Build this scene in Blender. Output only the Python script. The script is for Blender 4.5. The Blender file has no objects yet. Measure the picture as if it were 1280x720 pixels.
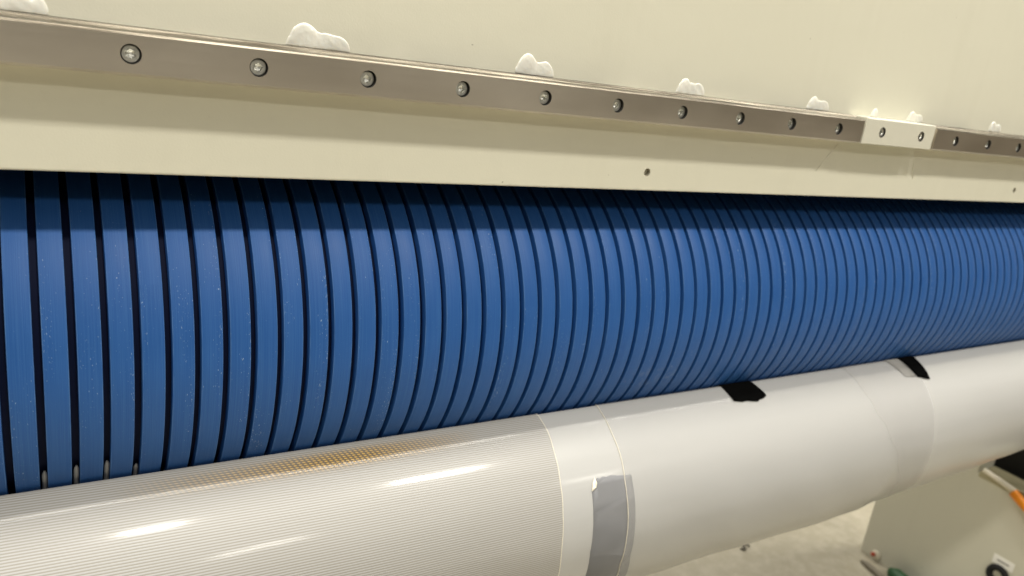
import bpy, bmesh, math, random
from mathutils import Vector, Matrix
random.seed(7)
C = bpy.context.scene.collection
PI = math.pi
H0 = 0.95                       # height of the camera above the floor (m)

# ------------------------------------------------------------------ camera
cam = bpy.data.cameras.new('camera')
camo = bpy.data.objects.new('camera', cam); C.objects.link(camo)
rt = Vector((0.8501, -0.51019, 0.13052)); dn = Vector((-0.04158, -0.3121, -0.94914)); fw = Vector((0.52498, 0.80143, -0.28653))
m = Matrix((( rt.x, -dn.x, -fw.x, 0), (rt.y, -dn.y, -fw.y, 0), (rt.z, -dn.z, -fw.z, H0), (0, 0, 0, 1)))
camo.matrix_world = m
cam.sensor_width = 36; cam.lens = 966.14 / 1280 * 36
cam.clip_start = 0.01; cam.clip_end = 60
cam.dof.use_dof = True; cam.dof.focus_distance = 0.47; cam.dof.aperture_fstop = 10
bpy.context.scene.camera = camo

# ------------------------------------------------------------------ world
w = bpy.data.worlds.new('World'); bpy.context.scene.world = w
w.use_nodes = True
bg = w.node_tree.nodes['Background']
# a plain hall: pale ceiling above, duller surroundings at eye level and below
wt = w.node_tree
tc = wt.nodes.new('ShaderNodeTexCoord'); sx = wt.nodes.new('ShaderNodeSeparateXYZ'); cr = wt.nodes.new('ShaderNodeValToRGB')
wt.links.new(tc.outputs['Generated'], sx.inputs[0]); wt.links.new(sx.outputs[2], cr.inputs[0])
cr.color_ramp.elements[0].position = 0.0; cr.color_ramp.elements[0].color = (0.06, 0.055, 0.045, 1)
cr.color_ramp.elements[1].position = 0.75; cr.color_ramp.elements[1].color = (0.62, 0.60, 0.56, 1)
e = cr.color_ramp.elements.new(0.35); e.color = (0.125, 0.117, 0.098, 1)
wt.links.new(cr.outputs[0], bg.inputs[0]); bg.inputs[1].default_value = 1.0

# ------------------------------------------------------------------ ceiling lamps (two rows of long fittings parallel to the machine)
def lamp(name, x, y, z, lx, ly, power, col):
    l = bpy.data.lights.new(name, 'AREA'); l.shape = 'RECTANGLE'; l.size = lx; l.size_y = ly
    l.energy = power; l.color = col
    o = bpy.data.objects.new(name, l); C.objects.link(o); o.location = (x, y, z)
    d = Vector((0.5, 0.45, 0.75)) - Vector((x, y, z)); d.x = 0
    o.rotation_euler = d.to_track_quat('-Z', 'Y').to_euler()
WARM = (1.0, 0.955, 0.86)
Z1 = H0 + 2.2
for x, lx, p in ((-1.5, 0.5, 29), (0.34, 0.16, 22), (1.55, 0.42, 40)):
    lamp('ceiling_or_added_lamp', x, -0.95, Z1, lx, 0.17, p, WARM)
for x, lx, p in ((-1.6, 0.5, 14), (1.1, 0.5, 15), (3.6, 0.5, 17)):
    lamp('ceiling_or_added_lamp', x, -3.33, Z1, lx, 0.26, p, WARM)
for x, lx, p in ((-1.4, 2.0, 58), (0.8, 2.0, 58), (3.0, 2.0, 58)):      # row added right above the rollers to light the top of the film
    lamp('ceiling_or_added_lamp', x, 0.375, Z1, lx, 0.24, p, WARM)
for x, lx, p in ((-0.6, 0.7, 40), (1.2, 0.7, 40), (3.0, 0.7, 40)):      # the row behind the machine
    lamp('ceiling_or_added_lamp', x, 3.4, Z1, lx, 0.16, p, WARM)

vs = bpy.context.scene.view_settings
vs.view_transform = 'Standard'; vs.look = 'None'; vs.exposure = 0.0; vs.gamma = 1.0
bpy.context.scene.cycles.max_bounces = 8

# ------------------------------------------------------------------ helpers
def mesh_obj(name, verts, faces, mat, parent=None, smooth=None, uvs=None):
    me = bpy.data.meshes.new(name); me.from_pydata([tuple(v) for v in verts], [], faces)
    if uvs is not None:
        l = me.uv_layers.new(name='UVMap')
        for lp in me.loops: l.data[lp.index].uv = uvs[lp.vertex_index]
    bm = bmesh.new(); bm.from_mesh(me)
    bmesh.ops.recalc_face_normals(bm, faces=bm.faces); bm.to_mesh(me); bm.free()
    if smooth is not None:
        me.polygons.foreach_set('use_smooth', [True] * len(me.polygons))
        if smooth < 180: me.set_sharp_from_angle(angle=math.radians(smooth))
    me.materials.append(mat)
    o = bpy.data.objects.new(name, me); C.objects.link(o)
    if parent: o.parent = parent
    return o
def tag(o, label=None, cat=None, group=None, kind=None):
    for k, v in (('label', label), ('category', cat), ('group', group), ('kind', kind)):
        if v: o[k] = v
    return o
def empty(name, loc=(0, 0, 0)):
    o = bpy.data.objects.new(name, None); C.objects.link(o); o.location = loc; o.empty_display_size = 0.05
    return o
class MB:
    def __init__(s): s.v = []; s.f = []
    def add(s, vs, fs):
        n = len(s.v); s.v += [tuple(v) for v in vs]; s.f += [[i + n for i in f] for f in fs]
    def box(s, x0, x1, y0, y1, z0, z1):
        s.add([(x, y, z) for x in (x0, x1) for y in (y0, y1) for z in (z0, z1)],
              [(0, 1, 3, 2), (4, 6, 7, 5), (0, 4, 5, 1), (2, 3, 7, 6), (0, 2, 6, 4), (1, 5, 7, 3)])
    def lathe(s, prof, axis='x', seg=48, c=(0, 0, 0), caps=True):
        # prof: (along, radius)
        vs = []; fs = []; n = len(prof)
        for i in range(seg):
            a = 2 * PI * i / seg
            for t, r in prof:
                p = {'x': (t, r * math.cos(a), r * math.sin(a)), 'y': (r * math.cos(a), t, r * math.sin(a)), 'z': (r * math.cos(a), r * math.sin(a), t)}[axis]
                vs.append((p[0] + c[0], p[1] + c[1], p[2] + c[2]))
        for i in range(seg):
            j = (i + 1) % seg
            for k in range(n - 1): fs.append((i * n + k, j * n + k, j * n + k + 1, i * n + k + 1))
        if caps:
            fs.append([i * n for i in range(seg)][::-1]); fs.append([i * n + n - 1 for i in range(seg)])
        s.add(vs, fs)
    def tube(s, pts, r, seg=14):
        pts = [Vector(p) for p in pts]; vs = []; fs = []
        for i, p in enumerate(pts):
            t = (pts[min(i + 1, len(pts) - 1)] - pts[max(i - 1, 0)]).normalized()
            a = t.orthogonal().normalized() if i == 0 else (a - t * a.dot(t)).normalized()
            b = t.cross(a)
            rr = r[i] if isinstance(r, (list, tuple)) else r
            for k in range(seg):
                q = p + (a * math.cos(2 * PI * k / seg) + b * math.sin(2 * PI * k / seg)) * rr; vs.append(q)
        for i in range(len(pts) - 1):
            for k in range(seg):
                l = (k + 1) % seg
                fs.append((i * seg + k, i * seg + l, (i + 1) * seg + l, (i + 1) * seg + k))
        fs.append(list(range(seg))[::-1]); fs.append([(len(pts) - 1) * seg + k for k in range(seg)])
        s.add(vs, fs)
    def build(s, name, mat, parent=None, smooth=None): return mesh_obj(name, s.v, s.f, mat, parent, smooth)
def bevel(o, wd, seg=2):
    b = o.modifiers.new('bevel', 'BEVEL'); b.width = wd; b.segments = seg; b.limit_method = 'ANGLE'; b.angle_limit = math.radians(40)
    b.harden_normals = False
    return o

# ------------------------------------------------------------------ materials
class NT:
    def __init__(s, name):
        s.m = bpy.data.materials.new(name); s.m.use_nodes = True; s.t = s.m.node_tree; s.b = s.t.nodes['Principled BSDF']
    def n(s, typ, **kw):
        x = s.t.nodes.new(typ)
        for k, v in kw.items():
            if k.startswith('i_'): x.inputs[int(k[2:]) if k[2:].isdigit() else k[2:]].default_value = v
            else: setattr(x, k, v)
        return x
    def l(s, a, b): s.t.links.new(a, b)
    def math(s, op, a, b=None, c=None, clamp=False):
        x = s.t.nodes.new('ShaderNodeMath'); x.operation = op; x.use_clamp = clamp
        for i, q in enumerate((a, b, c)):
            if q is None: continue
            if isinstance(q, (int, float)): x.inputs[i].default_value = q
            else: s.l(q, x.inputs[i])
        return x.outputs[0]
    def ramp(s, fac, p0, p1, c0=(0, 0, 0, 1), c1=(1, 1, 1, 1)):
        x = s.t.nodes.new('ShaderNodeValToRGB'); e = x.color_ramp.elements
        e[0].position = p0; e[1].position = p1; e[0].color = c0; e[1].color = c1
        s.l(fac, x.inputs[0]); return x.outputs[0]
    def mix(s, fac, a, b):
        x = s.t.nodes.new('ShaderNodeMix'); x.data_type = 'RGBA'
        for q, i in ((fac, 0), (a, 6), (b, 7)):
            if isinstance(q, (int, float)): x.inputs[i].default_value = q
            elif isinstance(q, tuple): x.inputs[i].default_value = q if len(q) == 4 else q + (1,)
            else: s.l(q, x.inputs[i])
        return x.outputs[2]
    def noise(s, vec, scale, detail=3, rough=0.5):
        x = s.t.nodes.new('ShaderNodeTexNoise'); x.inputs['Scale'].default_value = scale; x.inputs['Detail'].default_value = detail
        x.inputs['Roughness'].default_value = rough
        if vec is not None: s.l(vec, x.inputs['Vector'])
        return x.outputs['Fac']
    def mapping(s, vec, scale=(1, 1, 1), loc=(0, 0, 0)):
        x = s.t.nodes.new('ShaderNodeMapping'); x.inputs['Scale'].default_value = scale; x.inputs['Location'].default_value = loc
        if isinstance(loc, tuple): pass
        s.l(vec, x.inputs['Vector']); return x.outputs[0]
    def coord(s, which='Object'): return s.n('ShaderNodeTexCoord').outputs[which]
    def bump(s, h, dist, strength=1.0):
        x = s.t.nodes.new('ShaderNodeBump'); x.inputs['Distance'].default_value = dist; x.inputs['Strength'].default_value = strength
        s.l(h, x.inputs['Height']); return x.outputs[0]
    def set(s, **kw):
        for k, v in kw.items():
            k = k.replace('_', ' ')
            if isinstance(v, tuple) and len(v) == 3: v = v + (1,)
            if isinstance(v, (int, float, tuple)): s.b.inputs[k].default_value = v
            else: s.l(v, s.b.inputs[k])
        return s

def mat_cream():
    t = NT('cream_powder_coat'); co = t.coord('Object')
    big = t.noise(co, 3.0, 3); fine = t.noise(co, 900, 2)
    sp = t.noise(t.mapping(co, (1, 1, 1)), 260, 1)
    speck = t.ramp(sp, 0.80, 0.815)
    base = t.mix(big, (0.628, 0.612, 0.505), (0.672, 0.657, 0.55))
    base = t.mix(t.math('MULTIPLY', speck, 0.55), base, (0.2, 0.18, 0.13))
    refl_smear = t.ramp(t.noise(t.mapping(co, (26, 26, 3.5)), 1.0, 4, 0.6), 0.5, 0.78)  # vertical reflections and smears, put into the panel's colour and roughness
    base = t.mix(t.math('MULTIPLY', refl_smear, 0.16), base, (0.50, 0.475, 0.37))
    mid = t.noise(co, 45, 2)
    h = t.math('ADD', t.math('MULTIPLY', fine, 0.25), t.math('MULTIPLY', mid, 1.0))
    t.set(Base_Color=base, Roughness=t.math('ADD', t.math('MULTIPLY', refl_smear, 0.15), 0.32), Normal=t.bump(h, 0.0006, 0.35))
    return t.m
HALF = 0.0113 * 1.045 / 2           # half width of a rib
def mat_blue():
    t = NT('blue_urethane'); co = t.coord('Object'); uv = t.coord('UV')
    rnd = t.n('ShaderNodeObjectInfo').outputs['Random']
    off = t.n('ShaderNodeCombineXYZ'); t.l(t.math('MULTIPLY', rnd, 7.0), off.inputs[1]); t.l(t.math('MULTIPLY', rnd, 3.0), off.inputs[2])
    va = t.n('ShaderNodeVectorMath', operation='ADD'); t.l(uv, va.inputs[0]); t.l(off.outputs[0], va.inputs[1]); uvr = va.outputs[0]
    streak = t.noise(t.mapping(uvr, (2600, 14, 1)), 1.0, 3, 0.6)
    blotch = t.noise(t.mapping(uvr, (60, 22, 1)), 1.0, 4, 0.6)
    dust = t.noise(t.mapping(uvr, (1500, 520, 1)), 1.0, 2, 0.55)
    cluster = t.ramp(t.noise(t.mapping(uvr, (90, 9, 1)), 1.0, 3), 0.48, 0.7)
    sx = t.n('ShaderNodeSeparateXYZ'); t.l(uv, sx.inputs[0])
    edge = t.ramp(t.math('ABSOLUTE', sx.outputs[0]), 0.0036, 0.0060)
    thr = t.math('ADD', t.math('MULTIPLY', cluster, 0.11), t.math('MULTIPLY', edge, 0.09))
    spk = t.ramp(t.math('ADD', dust, thr), 0.75, 0.82)
    au = t.math('ABSOLUTE', sx.outputs[0])
    spk = t.math('MULTIPLY', spk, t.math('LESS_THAN', au, HALF - 0.0003))
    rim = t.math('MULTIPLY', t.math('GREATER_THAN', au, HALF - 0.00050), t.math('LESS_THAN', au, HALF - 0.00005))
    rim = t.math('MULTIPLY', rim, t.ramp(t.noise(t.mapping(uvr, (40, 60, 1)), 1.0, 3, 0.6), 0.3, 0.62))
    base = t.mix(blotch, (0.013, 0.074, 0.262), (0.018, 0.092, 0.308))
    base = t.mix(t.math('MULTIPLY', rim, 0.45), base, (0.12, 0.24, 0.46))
    base = t.mix(t.math('MULTIPLY', t.ramp(streak, 0.42, 0.75), 0.5), base, (0.045, 0.14, 0.36))
    base = t.mix(t.math('MULTIPLY', spk, 0.7), base, (0.34, 0.44, 0.58))
    geo = t.n('ShaderNodeNewGeometry').outputs['Position']
    dv = t.n('ShaderNodeVectorMath', operation='SUBTRACT'); t.l(geo, dv.inputs[0]); dv.inputs[1].default_value = (0.4439, 0.4427, 0.7040)
    ds = t.n('ShaderNodeVectorMath', operation='MULTIPLY'); t.l(dv.outputs[0], ds.inputs[0]); ds.inputs[1].default_value = (0.55, 1.6, 1.6)
    ln = t.n('ShaderNodeVectorMath', operation='LENGTH'); t.l(ds.outputs[0], ln.inputs[0])
    spot = t.math('MULTIPLY', t.math('SUBTRACT', 1.0, t.ramp(ln.outputs['Value'], 0.004, 0.026)), t.ramp(t.noise(geo, 130, 4, 0.6), 0.48, 0.7))
    base = t.mix(t.math('MULTIPLY', spot, 0.35), base, (0.30, 0.33, 0.36))
    rough = t.math('ADD', t.math('MULTIPLY', blotch, 0.2), 0.40)
    h = t.math('ADD', t.math('MULTIPLY', streak, 1.0), t.math('MULTIPLY', spk, 0.8))
    t.set(Base_Color=base, Roughness=rough, Normal=t.bump(h, 0.00012, 0.5))
    t.b.inputs['Specular IOR Level'].default_value = 0.27
    return t.m
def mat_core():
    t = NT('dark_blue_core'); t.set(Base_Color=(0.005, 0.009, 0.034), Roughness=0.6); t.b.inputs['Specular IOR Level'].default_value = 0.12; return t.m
def mat_steel():
    t = NT('ground_steel'); co = t.coord('Object')
    br = t.noise(t.mapping(co, (1.5, 1, 5200)), 1.0, 2, 0.5)
    bl = t.noise(t.mapping(co, (30, 30, 60)), 1.0, 3, 0.6)
    base = t.mix(bl, (0.80, 0.735, 0.645), (0.88, 0.82, 0.735))
    refl_bands = t.ramp(t.noise(t.mapping(co, (5, 1, 14)), 1.0, 3, 0.55), 0.3, 0.72)  # light and dark reflection bands along the rail, painted into the colour
    base = t.mix(refl_bands, t.mix(0.72, base, (0.36, 0.31, 0.245)), base)
    t.set(Base_Color=base, Metallic=1.0, Roughness=t.math('ADD', t.math('MULTIPLY', br, 0.10), 0.33), Normal=t.bump(br, 0.00003, 0.5))
    return t.m
def mat_race():
    t = NT('raceway_steel'); co = t.coord('Object')
    n = t.noise(t.mapping(co, (13, 1, 900)), 1.0, 3, 0.6); l = t.noise(t.mapping(co, (2, 1, 3500)), 1.0, 2)
    base = t.mix(t.ramp(n, 0.36, 0.68), (0.08, 0.068, 0.052), (0.36, 0.325, 0.265))
    t.set(Base_Color=base, Metallic=1.0, Roughness=t.math('ADD', t.math('MULTIPLY', l, 0.2), 0.3), Normal=t.bump(l, 0.00006, 0.6))
    return t.m
def mat_zinc():
    t = NT('bright_zinc'); co = t.coord('Object')
    n = t.noise(co, 700, 3)
    t.set(Base_Color=t.mix(n, (0.72, 0.72, 0.67), (0.9, 0.9, 0.86)), Metallic=1.0, Roughness=t.math('ADD', t.math('MULTIPLY', n, 0.2), 0.24), Normal=t.bump(n, 0.0003, 0.6)); return t.m
def simple(name, col, rough=0.5, metal=0.0, coat=0.0, nscale=60, var=0.12):
    t = NT(name); co = t.coord('Object'); n = t.noise(co, nscale, 4)
    c0 = tuple(c * (1 - var) for c in col); c1 = tuple(min(1, c * (1 + var)) for c in col)
    t.set(Base_Color=t.mix(n, c0, c1), Roughness=rough, Metallic=metal, Normal=t.bump(n, 0.0004, 0.25)); t.b.inputs['Coat Weight'].default_value = coat
    return t.m
def mat_film():
    t = NT('white_plastic_film'); uv = t.coord('UV')
    wav = t.noise(t.mapping(uv, (5, 55, 1)), 1.0, 3, 0.55)
    wav2 = t.noise(t.mapping(uv, (2.2, 14, 1), (3, 1, 0)), 1.0, 3)
    tone = t.noise(t.mapping(uv, (4, 12, 1)), 1.0, 3)
    base = t.mix(tone, (0.352, 0.350, 0.342), (0.382, 0.380, 0.372))
    h = t.math('ADD', t.math('MULTIPLY', wav, 0.35), wav2)
    t.set(Base_Color=base, Roughness=0.33, Metallic=0.0, Normal=t.bump(h, 0.0014, 0.5)); t.b.inputs['Specular IOR Level'].default_value = 0.4; t.b.inputs['Coat Weight'].default_value = 0.12; t.b.inputs['Coat Roughness'].default_value = 0.09
    return t.m
def mat_overlay():
    t = NT('clear_film_layer'); uv = t.coord('UV')
    wav = t.noise(t.mapping(uv, (5, 50, 1)), 1.0, 3, 0.55)
    t.set(Base_Color=(0.53, 0.526, 0.515), Roughness=0.33, Metallic=0.0, Normal=t.bump(wav, 0.0012, 0.5)); t.b.inputs['Specular IOR Level'].default_value = 0.45; t.b.inputs['Coat Weight'].default_value = 0.12; t.b.inputs['Coat Roughness'].default_value = 0.09
    tr = t.n('ShaderNodeBsdfTransparent'); mx = t.n('ShaderNodeMixShader'); mx.inputs[0].default_value = 0.25
    out = t.t.nodes['Material Output']
    t.l(tr.outputs[0], mx.inputs[1]); t.l(t.b.outputs[0], mx.inputs[2]); t.l(mx.outputs[0], out.inputs[0])
    return t.m
def mat_lens():
    t = NT('ribbed_lens_film'); uv = t.coord('UV')
    s = t.n('ShaderNodeSeparateXYZ'); t.l(uv, s.inputs[0]); u, v = s.outputs[0], s.outputs[1]
    P = 0.00165
    w1 = t.math('SINE', t.math('ADD', t.math('MULTIPLY', v, 2 * PI / P), t.math('MULTIPLY', u, 60)))
    w2 = t.math('SINE', t.math('ADD', t.math('MULTIPLY', u, 2 * PI / 0.0034), t.math('MULTIPLY', v, 900)))
    cross = t.ramp(t.noise(t.mapping(uv, (9, 9, 1)), 1.0, 2), 0.4, 0.65)
    h = t.math('ADD', w1, t.math('MULTIPLY', t.math('MULTIPLY', w2, cross), 0.8))
    wav = t.noise(t.mapping(uv, (4, 45, 1)), 1.0, 3)
    hh = t.math('ADD', t.math('MULTIPLY', h, 0.017), t.math('MULTIPLY', wav, 0.25))
    tone = t.noise(t.mapping(uv, (5, 14, 1)), 1.0, 3)
    base = t.mix(tone, (0.32, 0.318, 0.312), (0.36, 0.358, 0.352))
    groove = t.ramp(t.math('ADD', t.math('MULTIPLY', w1, 0.5), 0.5), 0.05, 0.75)
    base = t.mix(t.math('MULTIPLY', t.math('SUBTRACT', 1.0, groove), 0.6), base, (0.17, 0.145, 0.10))  # grooves between the ribs darkened in the colour, standing for shade
    # amber glints of warm light, painted into the film colour next to the nip (v = arc length, u = length along the roll)
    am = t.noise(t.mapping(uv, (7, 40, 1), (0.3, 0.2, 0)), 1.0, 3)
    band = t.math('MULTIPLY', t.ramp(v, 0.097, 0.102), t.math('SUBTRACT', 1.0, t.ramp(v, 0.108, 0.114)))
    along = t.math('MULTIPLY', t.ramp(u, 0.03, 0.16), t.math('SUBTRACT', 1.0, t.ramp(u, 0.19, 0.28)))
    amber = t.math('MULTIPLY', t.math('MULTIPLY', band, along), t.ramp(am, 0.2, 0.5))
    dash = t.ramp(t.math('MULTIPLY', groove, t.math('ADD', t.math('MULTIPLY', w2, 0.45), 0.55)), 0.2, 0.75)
    glint_gold = t.mix(dash, (0.12, 0.085, 0.04), (0.62, 0.36, 0.05))
    base = t.mix(t.math('MULTIPLY', amber, 0.85), base, glint_gold)
    t.set(Base_Color=base, Roughness=0.36, Metallic=0.0, Normal=t.bump(hh, 0.0024, 0.5)); t.b.inputs['Specular IOR Level'].default_value = 0.35; t.b.inputs['Coat Weight'].default_value = 0.24; t.b.inputs['Coat Roughness'].default_value = 0.1
    return t.m
def mat_concrete():
    t = NT('concrete'); co = t.coord('Object')
    a = t.noise(co, 5, 5, 0.6); b = t.noise(co, 38, 4, 0.6); c = t.noise(co, 240, 3)
    base = t.mix(a, (0.33, 0.295, 0.215), (0.47, 0.43, 0.325))
    base = t.mix(t.math('MULTIPLY', t.ramp(b, 0.42, 0.68), 0.35), base, (0.62, 0.58, 0.47))
    base = t.mix(t.math('MULTIPLY', t.ramp(c, 0.55, 0.75), 0.3), base, (0.22, 0.2, 0.15))
    t.set(Base_Color=base, Roughness=0.55, Normal=t.bump(t.math('ADD', b, c), 0.003, 0.4)); return t.m
CREAM = mat_cream(); BLUE = mat_blue(); CORE = mat_core(); STEEL = mat_steel(); RACE = mat_race(); ZINC = mat_zinc()
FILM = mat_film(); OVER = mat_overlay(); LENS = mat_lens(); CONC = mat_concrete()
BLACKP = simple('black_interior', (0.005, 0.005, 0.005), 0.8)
BLACKT = simple('black_tape', (0.003, 0.003, 0.003), 0.9); BLACKT.node_tree.nodes['Principled BSDF'].inputs['Specular IOR Level'].default_value = 0.0
GREYT = simple('grey_tape', (0.165, 0.167, 0.175), 0.8, nscale=25)
BORE = simple('bore_shadow', (0.02, 0.018, 0.015), 0.6, 0.0)  # near-black colour stands for the shadow inside the counterbores
def mat_seal():
    t = NT('white_sealant'); co = t.coord('Object'); n = t.noise(co, 170, 2)
    t.set(Base_Color=(0.66, 0.65, 0.59), Roughness=0.18, Normal=t.bump(n, 0.0010, 0.35))
    t.b.inputs['Subsurface Weight'].default_value = 0.45; t.b.inputs['Subsurface Radius'].default_value = (0.003, 0.0025, 0.002)
    return t.m
SEAL = mat_seal()
BLOCK = simple('block_cream_paint', (0.58, 0.565, 0.48), 0.4, nscale=120, var=0.03)
ORANGE = simple('orange_rubber', (0.85, 0.27, 0.01), 0.4)
IVORY = simple('ivory_plastic', (0.80, 0.74, 0.60), 0.35)
GREEN = simple('green_rubber', (0.02, 0.085, 0.03), 0.5)
SHADOWM = simple('shadow_mark_brown', (0.19, 0.165, 0.12), 0.7)
SCRAP = simple('scrap_brown', (0.05, 0.042, 0.025), 0.7)
PAPER = simple('label_paper', (0.92, 0.91, 0.86), 0.5, var=0.04)
INK = simple('grey_ink', (0.25, 0.24, 0.22), 0.6)
REDP = simple('red_cap', (0.42, 0.07, 0.03), 0.4)

# ------------------------------------------------------------------ floor
mesh_obj('floor', [(-6, -6, 0), (9, -6, 0), (9, 9, 0), (-6, 9, 0)], [(0, 1, 2, 3)], CONC)['kind'] = 'structure'

# unseen dull wall added far to the right to darken the reflection in the steel
b = MB(); b.box(6.3, 6.45, -6, 9, 0, 4.2); b.build('added_end_wall', simple('added_wall_brown', (0.13, 0.095, 0.06), 0.8))['kind'] = 'structure'
# ------------------------------------------------------------------ machine cover: cream front panel with two tapped holes, dark inside
YP = 0.4425                      # front face of the panel
def Z(z): return z + H0         # heights measured from the camera
cover = tag(empty('machine_cover', (0.5, YP, Z(0.25))), 'large cream powder coated machine panel above the blue grooved roller', 'machine panel')
def rel(o, root):               # keep world coordinates when parenting to an unrotated empty
    o.parent = root; o.location = -Vector(root.location); return o

def cell_hole(mb, cx, cz, hx, hz, r, y, depth, seg=32, wall=None):
    """front plate cell with a round hole; wall and bottom go to the mesh builder wall"""
    pr = []; pc = []
    angs = sorted([2 * PI * k / seg for k in range(seg)] + [math.atan2(s * hz, c * hx) % (2 * PI) for s in (1, -1) for c in (1, -1)])
    for a in angs:
        ca, sa = math.cos(a), math.sin(a)
        k = min(hx / abs(ca) if abs(ca) > 1e-9 else 1e9, hz / abs(sa) if abs(sa) > 1e-9 else 1e9)
        pr.append((cx + ca * k, y, cz + sa * k)); pc.append((cx + ca * r, y, cz + sa * r))
    n = len(angs)
    mb.add(pr + pc, [(i, (i + 1) % n, n + (i + 1) % n, n + i) for i in range(n)])
    wl = wall or mb
    back = [(p[0], y + depth, p[2]) for p in pc]
    wl.add(pc + back, [(i, (i + 1) % n, n + (i + 1) % n, n + i) for i in range(n)] + [[n + i for i in range(n)]])

X0, X1 = -0.93, 1.54
zb, zt = -0.0850, 0.62
holes = [(0.3965, -0.0712), (0.9407, -0.0707)]
pb = MB(); hbs = [MB(), MB()]
th = 0.004; rb = 0.0014
zrow0, zrow1 = -0.0790, -0.0630
def quad(mb, x0, x1, z0, z1, y): mb.add([(x0, y, Z(z0)), (x1, y, Z(z0)), (x1, y, Z(z1)), (x0, y, Z(z1))], [(0, 1, 2, 3)])
cuts = [X0, holes[0][0] - 0.008, holes[0][0] + 0.008, holes[1][0] - 0.008, holes[1][0] + 0.008, X1]
for i in range(5):
    if i in (1, 3):
        cx = holes[i // 2][0]
        cell_hole(pb, cx, Z((zrow0 + zrow1) / 2), 0.008, (zrow1 - zrow0) / 2, 0.0030, YP, 0.009, wall=hbs[i // 2])
    else: quad(pb, cuts[i], cuts[i + 1], zrow0, zrow1, YP)
    quad(pb, cuts[i], cuts[i + 1], zrow1, zt, YP)
    quad(pb, cuts[i], cuts[i + 1], zb + rb, zrow0, YP)
# rounded bottom lip and back face
prof = [(YP, zb + rb)] + [(YP + rb - rb * math.cos(a), zb + rb - rb * math.sin(a)) for a in (0.3, 0.6, 0.9, 1.2, PI / 2)] + [(YP + th, zb), (YP + th, zt), (YP, zt)]
vs = [(x, y, Z(z)) for x in (X0, X1) for y, z in prof]; n = len(prof)
pb.add(vs, [(k, k + 1, n + k + 1, n + k) for k in range(n - 1)])
rel(pb.build('front_panel', CREAM), cover)
HOLE = simple('painted_bore', (0.36, 0.335, 0.26), 0.5)
for hb in hbs: rel(hb.build('tapped_hole', HOLE, smooth=40), cover)
b = MB(); b.box(X0, X1, 0.80, 0.81, Z(-0.42), Z(zt)); b.box(X0, X1, YP + th + 0.001, 0.799, Z(0.0), Z(0.006))  # unseen black plates, with the top plate, added to keep the cavity dark
rel(b.build('added_dark_baffle', BLACKP), cover)
b = MB(); b.box(X0, X1, YP + th + 0.0005, 0.81, Z(zt - 0.006), Z(zt) - 0.0005)
rel(b.build('top_plate', CREAM), cover)

# two thin pale tubes that imitate streaks of reflected light below the rail joint
for p0, p1, p2 in (((0.6115, -0.0375), (0.6030, -0.0480), (0.5905, -0.0625)), ((0.7300, -0.0390), (0.7345, -0.0510), (0.7390, -0.0645))):
    b = MB(); b.tube([(p[0], YP - 0.0001, Z(p[1])) for p in (p0, p1, p2)], [0.0003, 0.0007, 0.0003], 8)
    rel(b.build('reflection_streak', simple('pale_streak', (0.74, 0.72, 0.62), 0.25), smooth=180), cover)

# ------------------------------------------------------------------ guide rails with recessed socket head screws
YR = 0.4248
RZ0, RZ1 = -0.0325, -0.0146
CZ = (RZ0 + RZ1) / 2
def screw_mesh():
    b = MB(); hexr = 0.0023; R = 0.0045; seg = 24
    # head: side, chamfer, top ring to hex socket, socket wall, socket bottom (facing -y)
    rings = []
    for rr, y in ((R, 0.004), (R, 0.0006), (R - 0.0006, 0.0)):
        rings.append([(rr * math.cos(2 * PI * k / seg), y, rr * math.sin(2 * PI * k / seg)) for k in range(seg)])
    def hexpt(k):
        a = 2 * PI * k / seg; q = (a + PI / 6) % (PI / 3) - PI / 6
        d = hexr * math.cos(PI / 6) / math.cos(q); return d * math.cos(a), d * math.sin(a)
    rings.append([(hexpt(k)[0] * 1.12, 0.0, hexpt(k)[1] * 1.12) for k in range(seg)])
    rings.append([(hexpt(k)[0], 0.0004, hexpt(k)[1]) for k in range(seg)])
    rings.append([(hexpt(k)[0], 0.0026, hexpt(k)[1]) for k in range(seg)])
    rings.append([(0.0003 * math.cos(2 * PI * k / seg), 0.0036, 0.0003 * math.sin(2 * PI * k / seg)) for k in range(seg)])
    vs = sum(rings, []); fs = []
    for i in range(len(rings) - 1):
        for k in range(seg): fs.append((i * seg + k, i * seg + (k + 1) % seg, (i + 1) * seg + (k + 1) % seg, (i + 1) * seg + k))
    fs.append([(len(rings) - 1) * seg + k for k in range(seg)])
    b.add(vs, fs); return b
screw0 = None
def put_screw(x, y, z, parent):
    global screw0
    if screw0 is None: screw0 = screw_mesh().build('screw', ZINC, smooth=30); o = screw0
    else: o = screw0.copy(); C.objects.link(o)
    o.parent = parent; o.location = Vector((x, y, z)) - Vector(parent.location)
    o.rotation_euler = (random.uniform(-0.02, 0.02), random.uniform(0, 6.28), random.uniform(-0.02, 0.02))
    return o
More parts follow.
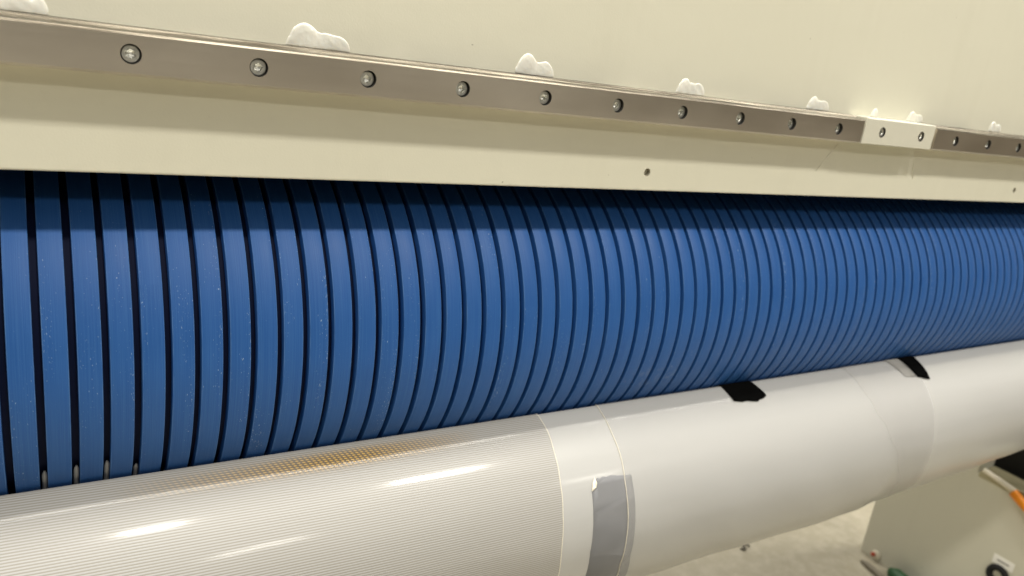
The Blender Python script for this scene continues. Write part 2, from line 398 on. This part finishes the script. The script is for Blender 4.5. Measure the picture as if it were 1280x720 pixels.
def rail(x0, x1, idx, label):
    root = tag(empty('guide_rail', ((x0 + x1) / 2, YP, Z(CZ))), label, 'guide rail')
    b = MB(); bores = []
    xs = [0.0439 + 0.06 * i for i in idx]
    hx = 0.008; cur = x0
    for x in xs:
        quad(b, cur, x - hx, RZ0, RZ1, YR)
        bores.append(MB()); cell_hole(b, x, Z(CZ), hx, (RZ1 - RZ0) / 2, 0.00475, YR, 0.0065, wall=bores[-1]); cur = x + hx
    quad(b, cur, x1, RZ0, RZ1, YR)
    top = [(YR, RZ1), (YR + 0.0007, RZ1 + 0.0009), (YR + 0.0045, RZ1 + 0.0015), (YR + 0.0055, RZ1 + 0.0009), (YR + 0.0085, RZ1 + 0.0018), (YR + 0.0105, RZ1 + 0.0032), (YR + 0.0125, RZ1 + 0.0034), (YP - 0.0003, RZ1 + 0.0036)]
    bot = [(YP - 0.0003, RZ0 - 0.0016), (YR + 0.004, RZ0 - 0.0016), (YR + 0.0005, RZ0 - 0.0003), (YR, RZ0)]
    pr = top + bot; n = len(pr); nt = len(top)
    race = MB(); nx = 8
    for i in range(nx):
        xa, xb = x0 + (x1 - x0) * i / nx, x0 + (x1 - x0) * (i + 1) / nx
        race.add([(x, y, Z(z)) for x in (xa, xb) for y, z in top], [(k, k + 1, nt + k + 1, nt + k) for k in range(nt - 1)])
    rel(race.build('raceway', RACE), root)
    b.add([(x, y, Z(z)) for x in (x0, x1) for y, z in pr], [(k, k + 1, n + k + 1, n + k) for k in range(nt, n - 1)] + [list(range(n)), [n + k for k in range(n)][::-1]])
    rel(b.build('rail_bar', STEEL), root)
    for q in bores: rel(q.build('counterbore', BORE, smooth=40), root)
    for x in xs: put_screw(x, YR + 0.0021 + random.uniform(-0.0003, 0.0003), Z(CZ), root)
    return root
rail(-0.40, 0.6165, range(-7, 10), 'long ground steel guide rail with recessed socket screws left of the cream block')
rail(0.7280, 1.40, range(12, 23), 'ground steel guide rail with recessed screws to the right of the cream block')

# cream spacer block
root = tag(empty('spacer_block', (0.67, YP, Z(CZ))), 'cream painted block with two screws between the two steel rails', 'spacer block')
b = MB(); bores = []; bx0, bx1 = 0.6182, 0.7236; bz0, bz1, by = -0.0333, -0.0120, YR - 0.0006
zc = (bz0 + bz1) / 2; hh = (bz1 - bz0) / 2; cur = bx0
for x in (0.6439, 0.7039):
    bores.append(MB()); quad(b, cur, x - 0.009, bz0, bz1, by); cell_hole(b, x, Z(zc), 0.009, hh, 0.0046, by, 0.004, wall=bores[-1]); cur = x + 0.009
quad(b, cur, bx1, bz0, bz1, by)
pr = [(by, bz1), (by + 0.0006, bz1 + 0.0006), (YP - 0.0003, bz1 + 0.0008), (YP - 0.0003, bz0 - 0.0004), (by + 0.0005, bz0 - 0.0004), (by, bz0)]; n = len(pr)
b.add([(x, y, Z(z)) for x in (bx0, bx1) for y, z in pr], [(k, k + 1, n + k + 1, n + k) for k in range(n - 1)] + [list(range(n)), [n + k for k in range(n)][::-1]])
rel(b.build('block_body', BLOCK), root)
for q in bores: rel(q.build('counterbore', BORE, smooth=40), root)
for x in (0.6439, 0.7039): put_screw(x, by + 0.0012, Z(zc), root)

# ------------------------------------------------------------------ dabs of white sealant on the upper edge of the rail
def blob(x0, x1, ztop, label, peaks, h=0.004):
    zlow = -0.0110
    root = None
    bm = bmesh.new()
    L = x1 - x0
    for fx, rz, ry, rx in peaks:      # position along, height, thickness, half width as fractions
        mtx = Matrix.Translation((x0 + fx * L, YP, Z(zlow))) @ Matrix.Diagonal((rx * L, ry * 0.42, rz * (ztop - zlow), 1))
        bmesh.ops.create_icosphere(bm, subdivisions=3, radius=1.0, matrix=mtx)
    rnd = random.Random(int(x0 * 9999))
    for v in bm.verts:
        p = v.co
        k = math.sin(p.x * 520 + p.z * 310) * math.sin(p.z * 640 + p.x * 260 + x0 * 50) * 0.0003
        v.co = p + Vector((k, k * 0.6, k * 0.8))
        if v.co.y > YP: v.co.y = YP + 0.001
        if v.co.z < Z(zlow) : v.co.z = Z(zlow) - 0.0001
    me = bpy.data.meshes.new('sealant_dab'); bm.to_mesh(me); bm.free()
    me.materials.append(SEAL)
    o = bpy.data.objects.new('sealant_dab', me); C.objects.link(o)
    r = o.modifiers.new('r', 'REMESH'); r.mode = 'VOXEL'; r.voxel_size = 0.0006; r.use_smooth_shade = True
    s = o.modifiers.new('s', 'SMOOTH'); s.iterations = 6; s.factor = 0.5
    tag(o, label, 'sealant', 'white sealant dabs along the rail')
    return o
P1 = [(0.27, 1.0, 0.0040, 0.25), (0.40, 0.75, 0.0024, 0.28), (0.60, 0.70, 0.0020, 0.30), (0.76, 0.66, 0.0020, 0.24), (0.09, 0.45, 0.0018, 0.1)]
P2 = [(0.30, 1.0, 0.0042, 0.28), (0.5, 0.66, 0.0026, 0.30), (0.72, 0.74, 0.0026, 0.28), (0.1, 0.5, 0.002, 0.1)]
P3 = [(0.28, 0.95, 0.0036, 0.26), (0.5, 0.74, 0.0024, 0.34), (0.72, 0.76, 0.0022, 0.28), (0.10, 0.45, 0.0018, 0.1)]
P4 = [(0.5, 1.0, 0.003, 0.45), (0.3, 0.6, 0.002, 0.3)]
blob(-0.024, 0.0115, -0.0022, 'glossy white sealant dab at the far left end of the rail', [(0.3, 0.9, 0.003, 0.3), (0.66, 0.95, 0.003, 0.25), (0.88, 0.9, 0.0028, 0.11)])
blob(0.1220, 0.1590, 0.0022, 'largest white sealant dab, above the rail between the second and third screws from the left', P1)
blob(0.2690, 0.3000, 0.0026, 'white sealant dab just above the fifth screw from the left', P2)
blob(0.4095, 0.4395, 0.0012, 'white sealant dab above the rail near the single tapped hole in the middle', P3)
blob(0.5580, 0.5885, 0.0008, 'white sealant dab above the rail just left of the cream block', P3)
blob(0.6470, 0.6590, -0.0030, 'tiny white sealant drop on top of the left part of the cream block', P4)
blob(0.7030, 0.7300, -0.0006, 'white sealant dab on top of the right end of the cream block', P3)
blob(0.8490, 0.8740, 0.0004, 'rightmost white sealant dab, above the steel rail right of the block', P3)

# ------------------------------------------------------------------ blue grooved roller
SC = 1.045
CY, CZR, RR = 0.5303 * SC, -0.19325 * SC, 0.1150 * SC
roller = tag(empty('grooved_roller', (0.6, CY, Z(CZR))), 'long blue urethane roller with many narrow grooved ribs under the cream panel', 'roller')
RX0, RX1 = -0.86, 1.50
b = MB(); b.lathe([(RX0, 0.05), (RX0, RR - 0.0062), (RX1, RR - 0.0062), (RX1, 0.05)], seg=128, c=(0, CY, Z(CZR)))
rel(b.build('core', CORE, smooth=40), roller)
for sx0, sx1 in ((-0.949, RX0 - 0.001), (RX1 + 0.001, 1.5435)):
    b = MB(); b.lathe([(sx0, 0.0249), (sx1, 0.0249)], seg=32, c=(0, CY, Z(CZR))); rel(b.build('shaft', STEEL, smooth=40), roller)

PITCH = 0.015 * SC; HW = 0.0113 * SC / 2
def rib_mesh():
    b = 0.00045
    pr = [(-HW, RR - 0.0068), (-HW, RR - b), (-HW + b * 0.3, RR - b * 0.3), (-HW + b, RR), (0, RR + 0.00005), (HW - b, RR), (HW - b * 0.3, RR - b * 0.3), (HW, RR - b), (HW, RR - 0.0068)]
    seg = 160; n = len(pr); vs = []; uv = []; fs = []
    for i in range(seg + 1):
        a = 2 * PI * i / seg
        for x, r in pr: vs.append((x, r * math.cos(a), r * math.sin(a))); uv.append((x, a * RR))
    for i in range(seg):
        for k in range(n - 1): fs.append((i * n + k, (i + 1) * n + k, (i + 1) * n + k + 1, i * n + k + 1))
    return vs, fs, uv
v_, f_, u_ = rib_mesh()
# keep outward normals as built: mesh_obj recalculates them
rib0 = mesh_obj('rib', v_, f_, BLUE, roller, 50, u_)
GX = -0.0019 * SC                    # centre-left edge of groove no. 0 = right edge of a rib
first = True
k0 = int((RX0 - GX) / PITCH) + 1; k1 = int((RX1 - GX) / PITCH)
for k in range(k0, k1 + 1):
    o = rib0 if first else rib0.copy()
    if not first: C.objects.link(o)
    first = False
    o.parent = roller
    xr = GX + PITCH * k - HW + random.uniform(-0.00012, 0.00012)
    o.location = Vector((xr, CY, Z(CZR))) - Vector(roller.location)
    o.rotation_euler = (random.uniform(0, 6.28), random.uniform(-0.0006, 0.0006), random.uniform(-0.0006, 0.0006))

# ------------------------------------------------------------------ film roll
FY, FZ, FR = 0.4656 * SC, -0.3440 * SC, 0.0933 * SC
roll = tag(empty('film_roll', (0.6, FY, Z(FZ))), 'roll of glossy white plastic film lying under the blue roller', 'film roll')
def interp(tab, v):
    if v <= tab[0][0]: return tab[0][1]
    for (a, p), (b, q) in zip(tab, tab[1:]):
        if v <= b:
            f = (v - a) / (b - a); f = f * f * (3 - 2 * f); return p + (q - p) * f
    return tab[-1][1]
SAG = [(0.4, 0.002), (0.6, 0.003), (0.755, 0.0032), (0.775, 0.0), (0.95, -0.003), (1.25, -0.008)]
def sag(x, a):                  # loose film: bulges on the lower front side of the left part
    low = max(0.0, math.cos(a + 0.9))
    return (interp(SAG, x) + 0.0006 * math.sin(x * 23 + a * 2.0) + 0.0004 * math.sin(x * 61 + 1.3 + a * 5)) * low
def film_pt(x, a, off):
    r = FR + off + sag(x, a)
    y, z = FY - r * math.cos(a), FZ + r * math.sin(a)
    d = math.hypot(y - CY, z - CZR)             # the soft roll yields where the blue roller presses on it
    want = RR + 0.0016 - off
    e = d - want
    if e < 0.004:
        k = 0.004
        n = want + (k / 4) * (1 + e / k) ** 2 if e > -k else want
        y, z = CY + (y - CY) * n / d, CZR + (z - CZR) * n / d
    return (x, y, Z(z))
def film_sheet(name, x0, x1, a0, a1, off, mat, nx=60, na=72, thick=0.0, edge0=None, edge1=None, parent=None):
    """sheet wrapped on the roll: angle 0 faces the viewer, 90 deg is the top"""
    vs = []; uv = []; fs = []
    for i in range(nx + 1):
        for j in range(na + 1):
            a = a0 + (a1 - a0) * j / na
            e0 = x0 + (edge0(a) if edge0 else 0); e1 = x1 + (edge1(a) if edge1 else 0)
            x = e0 + (e1 - e0) * i / nx
            vs.append(film_pt(x, a, off)); uv.append((x, a * FR))
    for i in range(nx):
        for j in range(na):
            p = i * (na + 1) + j; fs.append((p, p + na + 1, p + na + 2, p + 1))
    o = mesh_obj(name, vs, fs, mat, None, 180, uv)
    if thick:
        s = o.modifiers.new('t', 'SOLIDIFY'); s.thickness = thick; s.offset = -1 if o.data.polygons[0].normal.dot(Vector((0, -1, 0))) > 0 else 1
    return rel(o, parent) if parent else o
A0, A1 = math.radians(-200), math.radians(160)
dg = lambda tab: (lambda a: interp(tab, math.degrees(a)) * SC)
E1 = dg([(-60, .3215), (-10, .3180), (5, .3168), (19, .3178), (31, .3191), (45, .3208), (58, .3223), (70, .3212), (100, .319)])
E2 = dg([(-60, .3940), (-26, .3847), (-12, .3797), (4, .3787), (27, .3779), (40, .3792), (54, .3785), (70, .3782), (100, .378)])
E3 = dg([(-60, .7900), (-16, .7547), (3, .7334), (23, .7144), (39, .7018), (55, .6959), (75, .690), (100, .688)])
E4 = dg([(-60, .8120), (-29, .8037), (-6, .7959), (13, .7955), (30, .7995), (48, .8011), (70, .802), (100, .802)])
LO, HI = math.radians(-150), math.radians(150)
film_sheet('film_body', -0.86, 1.50, A0, A1, -0.0006, FILM, nx=200, na=170, parent=roll)
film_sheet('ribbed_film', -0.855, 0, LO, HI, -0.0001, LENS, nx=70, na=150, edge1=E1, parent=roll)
film_sheet('film_layer', 0, 0, LO, HI, -0.0001, OVER, nx=70, na=150, edge0=E2, edge1=E4, parent=roll)
film_sheet('film_layer', 0, 0, LO, HI, 0.0002, OVER, nx=12, na=150, edge0=E3, edge1=lambda a: E4(a) - 0.001, parent=roll)
b = MB(); b.lathe([(-0.949, 0.02), (1.5435, 0.02)], seg=32, c=(0, FY, Z(FZ)))
b.lathe([(-0.8595, 0.03), (-0.8595, FR - 0.004)], seg=48, c=(0, FY, Z(FZ)), caps=False); b.lathe([(1.4995, 0.03), (1.4995, FR - 0.004)], seg=48, c=(0, FY, Z(FZ)), caps=False)
rel(b.build('core_shaft', STEEL, smooth=40), roll)
# thin bright rims of the cut film edges
def rim(edge, r=0.00022, off=-0.0001):
    b = MB(); b.tube([film_pt(edge(a), a, off) for a in [LO + (HI - LO) * k / 150 for k in range(151)]], r, 8)
    return rel(b.build('film_edge', IVORY, smooth=60), roll)
rim(E1); rim(E2)

# added tongues in the first grooves imitate film tips lit from behind
nip = math.atan2(-0.25650 * SC - CZR, -(0.4332 * SC - CY))
for k, top in ((0, 0.085), (1, 0.095), (2, 0.1), (3, 0.03)):
    xc = GX + PITCH * k + 0.0024; b = MB(); vs = []; fs = []
    for i in range(13):
        t = i / 12; a = nip - 0.10 + (0.10 + top) * t
        wd = 0.00135 * math.sqrt(max(0.02, 1 - max(0, (t - 0.8) / 0.2) ** 2)); r = RR - 0.0012 - 0.0012 * t
        for q in range(5):
            f = -1 + q / 2
            rr_ = r - 0.0009 * f * f - (0.0008 if i == 12 else 0)
            vs.append((xc + wd * f, CY - rr_ * math.cos(a), Z(CZR) + rr_ * math.sin(a)))
    for i in range(12):
        for q in range(4): fs.append((i * 5 + q, i * 5 + q + 1, i * 5 + q + 6, i * 5 + q + 5))
    b.add(vs, fs); rel(b.build('lit_film_tip', FILM, smooth=180), roll)

# tapes
def tape(name, outline, off, mat, label, cat='tape', thick=0.0003, group=None):
    """outline: (x, angle in degrees) polygon on the roll"""
    bm = bmesh.new()
    vsx = [bm.verts.new((p[0], math.radians(p[1]) * FR, 0)) for p in outline]
    bm.faces.new(vsx)
    bmesh.ops.triangulate(bm, faces=bm.faces[:])
    for k in range(14):       # slice along the arc so that it bends with the roll
        lo = min(p[1] for p in outline); hi = max(p[1] for p in outline)
        y = math.radians(lo + (hi - lo) * (k + 0.5) / 14) * FR
        bmesh.ops.bisect_plane(bm, geom=bm.verts[:] + bm.edges[:] + bm.faces[:], plane_co=(0, y, 0), plane_no=(0, 1, 0))
    for v in bm.verts: v.co = Vector(film_pt(v.co.x * SC, v.co.y / FR, off))
    bmesh.ops.recalc_face_normals(bm, faces=bm.faces)
    if bm.faces[0].normal.y > 0: bmesh.ops.reverse_faces(bm, faces=bm.faces)
    me = bpy.data.meshes.new(name); bm.to_mesh(me); bm.free(); me.materials.append(mat)
    me.polygons.foreach_set('use_smooth', [True] * len(me.polygons))
    o = bpy.data.objects.new(name, me); C.objects.link(o)
    s = o.modifiers.new('t', 'SOLIDIFY'); s.thickness = thick; s.offset = -1
    if label: tag(o, label, cat, group)
    return o
tape('grey_tape', [(0.3460, 28.0), (0.3500, 29.4), (0.3515, 31.0), (0.3506, 32.6), (0.3530, 33.2), (0.3550, 32.7), (0.3580, 33.3), (0.3610, 32.8), (0.3660, 33.0), (0.372, 32.3), (0.3853, 31.4),
     (0.3857, 20), (0.3862, 5), (0.3880, -10), (0.3990, -32), (0.4050, -60), (0.368, -60), (0.3560, -34), (0.3473, -16.5), (0.3448, -1), (0.3455, 18.5)], -0.0003, GREYT,
     'dark grey tape strip with torn top end on the front of the film roll', thick=0.0003)
fold = tape('folded_corner', [(0.3458, 27.8), (0.3502, 29.2), (0.3516, 31.0), (0.3502, 33.6), (0.3476, 31.4)], 0.0002, IVORY, None)
fold.parent = bpy.data.objects['grey_tape']
tape('black_tape', [(0.5070, 95), (0.5120, 80), (0.5176, 70.3), (0.5210, 57.8), (0.5260, 57.2), (0.5300, 56.6), (0.5360, 56.8), (0.5420, 56.0), (0.5490, 55.3), (0.5515, 56.2), (0.5580, 56.7), (0.5628, 57.8), (0.5630, 59.4), (0.5560, 70), (0.5500, 80), (0.545, 95)],
     0.0006, BLACKT, 'short wide black tape strip on the white film under the middle of the roller', group='black tape strips on the film roll')
tape('black_tape', [(0.7780, 95), (0.7873, 70.1), (0.7945, 53.0), (0.8000, 52.2), (0.8060, 51.2), (0.8130, 50.2), (0.8155, 55), (0.8161, 60.6), (0.8157, 69.4), (0.812, 95)],
     0.0006, BLACKT, 'curved black tape strip on the white film farther right beside a faint grey strip', group='black tape strips on the film roll')
tape('grey_tape', [(0.7600, 95), (0.7657, 68.0), (0.7758, 54.7), (0.7935, 53.4), (0.7868, 69.5), (0.776, 95)], 0.0005, simple('faint_grey_tape', (0.22, 0.213, 0.20), 0.8),
     'short pale grey strip on the film beside the curved black tape', thick=0.0002)

# ------------------------------------------------------------------ side stand at the right with a cut-out corner
XC = 1.544
stand = tag(empty('side_stand', (XC, 0.6, 0)), 'cream machine side stand on the concrete floor at the lower right', 'machine stand')
pts = [(0.805, -0.95), (0.20, -0.95), (0.20, -0.668), (0.50, -0.668), (0.631, -0.652), (0.640, -0.40), (0.805, -0.40)]
def prism(name, pts, x0, x1, mat, parent):
    n = len(pts); b = MB()
    b.add([(x, y, Z(z)) for x in (x0, x1) for y, z in pts], [list(range(n)), [n + k for k in range(n)][::-1]] + [(k, (k + 1) % n, n + (k + 1) % n, n + k) for k in range(n)])
    return rel(b.build(name, mat), parent)
bevel(prism('side_plate', pts, XC, XC + 0.06, CREAM, stand), 0.002)
prism('upper_plate', [(0.815, -0.395), (0.30, -0.395), (0.30, 0.62), (0.815, 0.62)], XC + 0.002, XC + 0.03, CREAM, stand)
prism('void_plate', [(0.68, -0.72), (0.2, -0.72), (0.2, -0.40), (0.68, -0.40)], XC + 0.0605, XC + 0.08, BLACKP, stand)  # black plate standing for the dark void behind the cut-out
b = MB(); b.box(XC - 0.001, XC + 0.055, 0.50, 0.628, Z(-0.660), Z(-0.6465)); 
bevel(rel(b.build('edge_trim', simple('olive_trim', (0.42, 0.38, 0.24), 0.5)), stand), 0.002)
stand2 = tag(empty('side_stand', (-0.95, 0.6, 0)), 'cream machine side stand at the near left end of the rollers', 'machine stand')
b = MB(); b.box(-0.98, -0.95, 0.30, 0.815, 0, Z(0.62)); bevel(rel(b.build('side_plate', CREAM), stand2), 0.002)
# bolt, label and grommet on the plate
b = MB(); b.lathe([(0, 0.010), (-0.003, 0.010), (-0.004, 0.008)], seg=24, c=(XC - 0.0005, 0.768, Z(-0.936)))
tb = rel(b.build('bolt', IVORY, smooth=30), stand)
b = MB(); b.lathe([(0, 0.0048), (-0.004, 0.0045), (-0.006, 0.002)], seg=20, c=(XC - 0.0045, 0.772, Z(-0.936))); o = b.build('bolt_cap', REDP, smooth=40); o.parent = tb
b = MB(); b.box(XC - 0.0007, XC - 0.0002, 0.519, 0.557, Z(-0.804), Z(-0.786)); lab = rel(b.build('label', PAPER), stand)
b = MB(); b.box(XC - 0.0010, XC - 0.0008, 0.527, 0.549, Z(-0.7965), Z(-0.7935)); o = b.build('print_line', INK); o.parent = lab
b = MB()
seg = 32
ring = [(0.0145 - 0.0062 * math.cos(t), 0.0062 * math.sin(t)) for t in [2 * PI * k / 12 for k in range(12)]]
vs = []; fs = []
for i in range(seg):
    a = 2 * PI * i / seg
    for r, h in ring: vs.append((XC - 0.002 - h, 0.540 + r * math.cos(a), Z(-0.823) + r * math.sin(a)))
for i in range(seg):
    for k in range(12): fs.append((i * 12 + k, ((i + 1) % seg) * 12 + k, ((i + 1) % seg) * 12 + (k + 1) % 12, i * 12 + (k + 1) % 12))
b.add(vs, fs); rel(b.build('grommet', BLACKP, smooth=180), stand)

# orange hose with its ivory sleeve lying in the cut-out
hose = tag(empty('air_hose', (XC - 0.01, 0.56, Z(-0.645))), 'orange air hose with a pale sleeve coming out of the dark opening at the right', 'hose')
b = MB(); b.tube([(XC - 0.010, 0.618, Z(-0.6375)), (XC - 0.010, 0.59, Z(-0.6425)), (XC - 0.010, 0.553, Z(-0.650))], [0.0045, 0.005, 0.0055]); rel(b.build('sleeve', IVORY, smooth=50), hose)
b = MB(); b.tube([(XC - 0.012, 0.558, Z(-0.651)), (XC - 0.014, 0.540, Z(-0.660)), (XC - 0.017, 0.51, Z(-0.674)), (XC - 0.02, 0.46, Z(-0.70)), (XC - 0.02, 0.40, Z(-0.75)), (XC - 0.02, 0.36, Z(-0.85)), (XC - 0.02, 0.34, 0.012)], 0.0085); rel(b.build('hose_line', ORANGE, smooth=50), hose)

# floor things
b = MB(); b.tube([(1.520, 0.716, 0.004), (1.519, 0.713, 0.012), (1.517, 0.704, 0.015), (1.508, 0.65, 0.015), (1.49, 0.55, 0.015), (1.44, 0.40, 0.015)], [0.006, 0.012, 0.015, 0.015, 0.015, 0.015])
tag(b.build('green_hose', GREEN, smooth=60), 'dark green hose end on the floor at the foot of the cream stand', 'hose')
b = MB(); b.tube([(1.505, 0.775, 0.004), (1.502, 0.760, 0.006), (1.494, 0.725, 0.006), (1.470, 0.65, 0.006), (1.42, 0.52, 0.006)], [0.003, 0.006, 0.006, 0.006, 0.006])  # brown tube shaped in place of the shadow marks on the floor
tag(b.build('floor_shadow_mark', SHADOWM, smooth=60), 'dull brown strip standing in for shadow marks on the concrete beside the green hose', 'shadow mark')
def scrap(pts, label):
    b = MB(); n = len(pts)
    b.add([(x, y, 0.001) for x, y in pts] + [(x + 0.001, y, 0.0022) for x, y in pts], [list(range(n))[::-1], [n + k for k in range(n)]] + [(k, (k + 1) % n, n + (k + 1) % n, n + k) for k in range(n)])
    tag(b.build('floor_scrap', SCRAP), label, 'scrap', 'dark scraps on the floor')
scrap([(1.270, 0.910), (1.283, 0.912), (1.292, 0.925), (1.286, 0.905), (1.276, 0.901)], 'larger dark scrap on the concrete under the film roll')
scrap([(1.294, 0.925), (1.298, 0.924), (1.301, 0.909), (1.297, 0.907)], 'thinner dark scrap on the concrete, right of the larger one')
